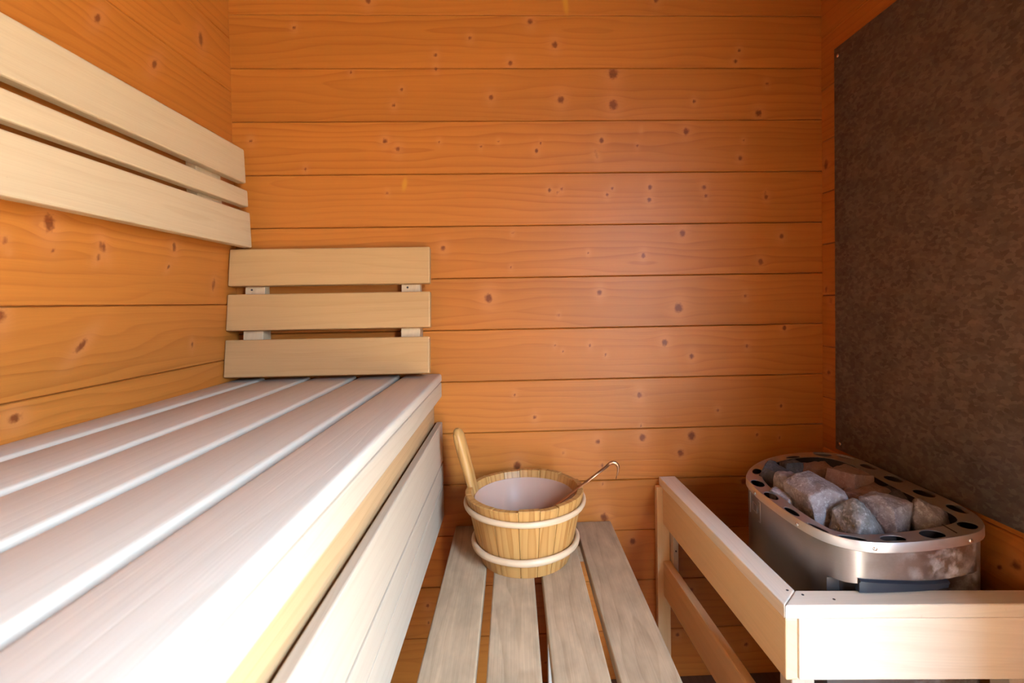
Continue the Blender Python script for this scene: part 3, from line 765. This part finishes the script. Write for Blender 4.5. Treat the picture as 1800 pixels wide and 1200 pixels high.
# ------------------------------------------------------------------ bucket
BX, BY, ZB, ZRM = .0195, 1.139, ZL + .0002, -.430
R0b, R1b = .1026, .1365
def rz(z): return R0b + (R1b - R0b) * (z - ZB) / (ZRM - ZB)
bu = thing('sauna_bucket', 'round wooden sauna bucket with two pale hoops standing on the lower bench', 'bucket', (BX, BY, ZB))
m = MB(); NS = 17; rr = random.Random(4); th0 = -math.pi / 2 - .12
ws = [rr.uniform(.8, 1.25) for _ in range(NS)]; tot = sum(ws); a = th0
HAND_T = math.radians(165)
for i in range(NS):
    da = ws[i] / tot * 2 * math.pi; a0_, a1_ = a + .004, a + da - .004; a += da
    n = 8; top = rr.uniform(-.0022, .0022); sd = rr.uniform(0, 9); go = rr.uniform(-.012, .012)
    V = []; G = []
    prof = []
    for k_ in range(n + 1):
        t = a0_ + (a1_ - a0_) * k_ / n; e_ = .0008 if k_ in (0, n) else 0
        zt = ZRM + top
        for (ro, z) in ((rz(ZB) - .012, ZB + .012), (rz(ZB) - .0015 - e_, ZB), (rz(ZB) - e_, ZB + .002), (rz(-.52) - e_, -.52), (rz(-.46) - e_, -.46), (rz(zt) - e_, zt - .002), (rz(zt) - .002, zt), (rz(zt) - .0135, zt), (rz(zt) - .015 + e_, zt - .002), (rz(-.46) - .015 + e_, -.46), (rz(-.52) - .015 + e_, -.52), (rz(ZB + .012) - .015, ZB + .012)):
            V.append((BX + ro * math.cos(t), BY + ro * math.sin(t), z)); G.append((z * 1.0 + sd, rz(z) * (t - (a0_ + a1_) / 2) + go, sd))
    q = 12; Fc = []
    for k_ in range(n):
        for j in range(q): Fc.append((k_ * q + j, (k_ + 1) * q + j, (k_ + 1) * q + (j + 1) % q, k_ * q + (j + 1) % q))
    Fc.append(tuple(range(q))); Fc.append(tuple(n * q + j for j in range(q - 1, -1, -1)))
    m.add(V, Fc, G)
m.build('staves', PINE, bu, autosmooth=30)
m = MB(); m.lathe([(.0005, ZB + .006), (rz(ZB) - .013, ZB + .006), (rz(ZB) - .013, ZB + .014), (.0005, ZB + .014)], BX, BY, 48); m.build('bottom', PINE, bu)
def hoop(z, r, th, seed):
    rr = random.Random(seed); pts = []; rad = []
    N = 96
    for i in range(N):
        t = 2 * math.pi * i / N
        rw = .0006 * math.sin(3 * t + seed) + .0004 * math.sin(7 * t)
        pts.append((BX + (r + rw) * math.cos(t), BY + (r + rw) * math.sin(t), z + .0008 * math.sin(2 * t + seed))); rad.append(th * (1 + .05 * math.sin(5 * t + seed)))
    m = MB(); m.tube(pts, rad, n=14, closed=True, flat=1.25); return m.build('hoop', RATTAN, bu, smooth=True)
hoop(-.456, .1362, .0052, 1); hoop(-.544, .1192, .0062, 2)
# handle: one stave carried up into a rounded grip
m = MB(); t0 = HAND_T; rad_ = Vector((math.cos(t0), math.sin(t0), 0)); tan_ = Vector((-math.sin(t0), math.cos(t0), 0))
cen = Vector((BX, BY, 0)); V = []; G = []; q = 16
rows = [(-.50, .016, .0065, -.004), (-.445, .018, .0068, -.003), (-.425, .0185, .007, -.001), (-.405, .0175, .0085, .0015), (-.385, .016, .0095, .004), (-.365, .0165, .0098, .0065), (-.345, .018, .0098, .0085), (-.325, .0185, .0095, .010), (-.312, .017, .0085, .0105), (-.303, .0125, .0065, .011), (-.2985, .006, .004, .011)]
for (z, hw, ht_, dr) in rows:
    c_ = cen + rad_ * (rz(min(z, -.30)) - .0075 + dr * .5)
    for j in range(q):
        th = 2 * math.pi * j / q; cs, sn = math.cos(th), math.sin(th)
        sx = math.copysign(abs(cs) ** .7, cs) * hw; sy = math.copysign(abs(sn) ** .7, sn) * ht_
        p = c_ + tan_ * sx * 1.08 + rad_ * sy * 1.22; V.append((p.x, p.y, z)); G.append((z, sx + sy * .5, 4.2))
Fc = [(i * q + j, i * q + (j + 1) % q, (i + 1) * q + (j + 1) % q, (i + 1) * q + j) for i in range(len(rows) - 1) for j in range(q)]
Fc.append(tuple(range(q - 1, -1, -1))); Fc.append(tuple((len(rows) - 1) * q + j for j in range(q)))
m.add(V, Fc, G); m.build('handle', PINE, bu, autosmooth=60)
m = MB(); lr = lambda z: rz(z) - .0165
m.lathe([(.0006, ZB + .016), (lr(ZB + .016) - .006, ZB + .016), (lr(ZB + .02) - .001, ZB + .021), (lr(-.52), -.52), (lr(-.447), -.447), (lr(-.4465) - .0012, -.4462), (lr(-.447) - .0022, -.447), (lr(-.52) - .0022, -.52), (lr(ZB + .022) - .004, ZB + .0235), (lr(ZB + .018) - .009, ZB + .0185), (.0006, ZB + .0185)], BX, BY, 80)
li = m.build('liner', LINER, bu, smooth=True); li['label'] = 'milky translucent plastic liner'

# ladle leaning on the bucket's right rim
la = thing('ladle', 'thin copper-brown ladle with a hooked handle leaning out of the bucket', 'ladle', (.1, 1.125, -.45))
YLd = 1.128
pA = at(1069, 817.5, 1, YLd); pB = at(985, 882, 1, YLd); dv = (pB - pA)
p_lo = pA + dv * 1.62
m = MB(); m.tube([pA, pA + dv * .5, pA + dv * 1.0, p_lo], [.0038, .0036, .0036, .0036], n=10, flat=.55, up=(0, -.6, 1)); m.build('handle', COPPER, la, smooth=True)
hk = [(1067, 818.5), (1072, 814.3), (1077, 812.6), (1082, 813.6), (1085.5, 817), (1087, 821.5), (1086.3, 828), (1084.6, 835), (1083, 841)]
m = MB(); m.tube([at(x, y, 1, YLd) for x, y in hk], [.0034, .0036, .0040, .0042, .0040, .0034, .0022, .0016, .0012], n=10, flat=.6, up=(0, -1, .25)); m.build('hook', COPPER, la, smooth=True)
m = MB(); cx, cy, cz = p_lo.x - .022, p_lo.y, p_lo.z + .004
m.lathe([(.0005, cz - .016), (.016, cz - .013), (.024, cz - .004), (.027, cz + .006), (.0258, cz + .006), (.0228, cz - .003), (.015, cz - .0115), (.0005, cz - .0145)], cx, cy, 28); m.build('bowl', COPPER, la, smooth=True)
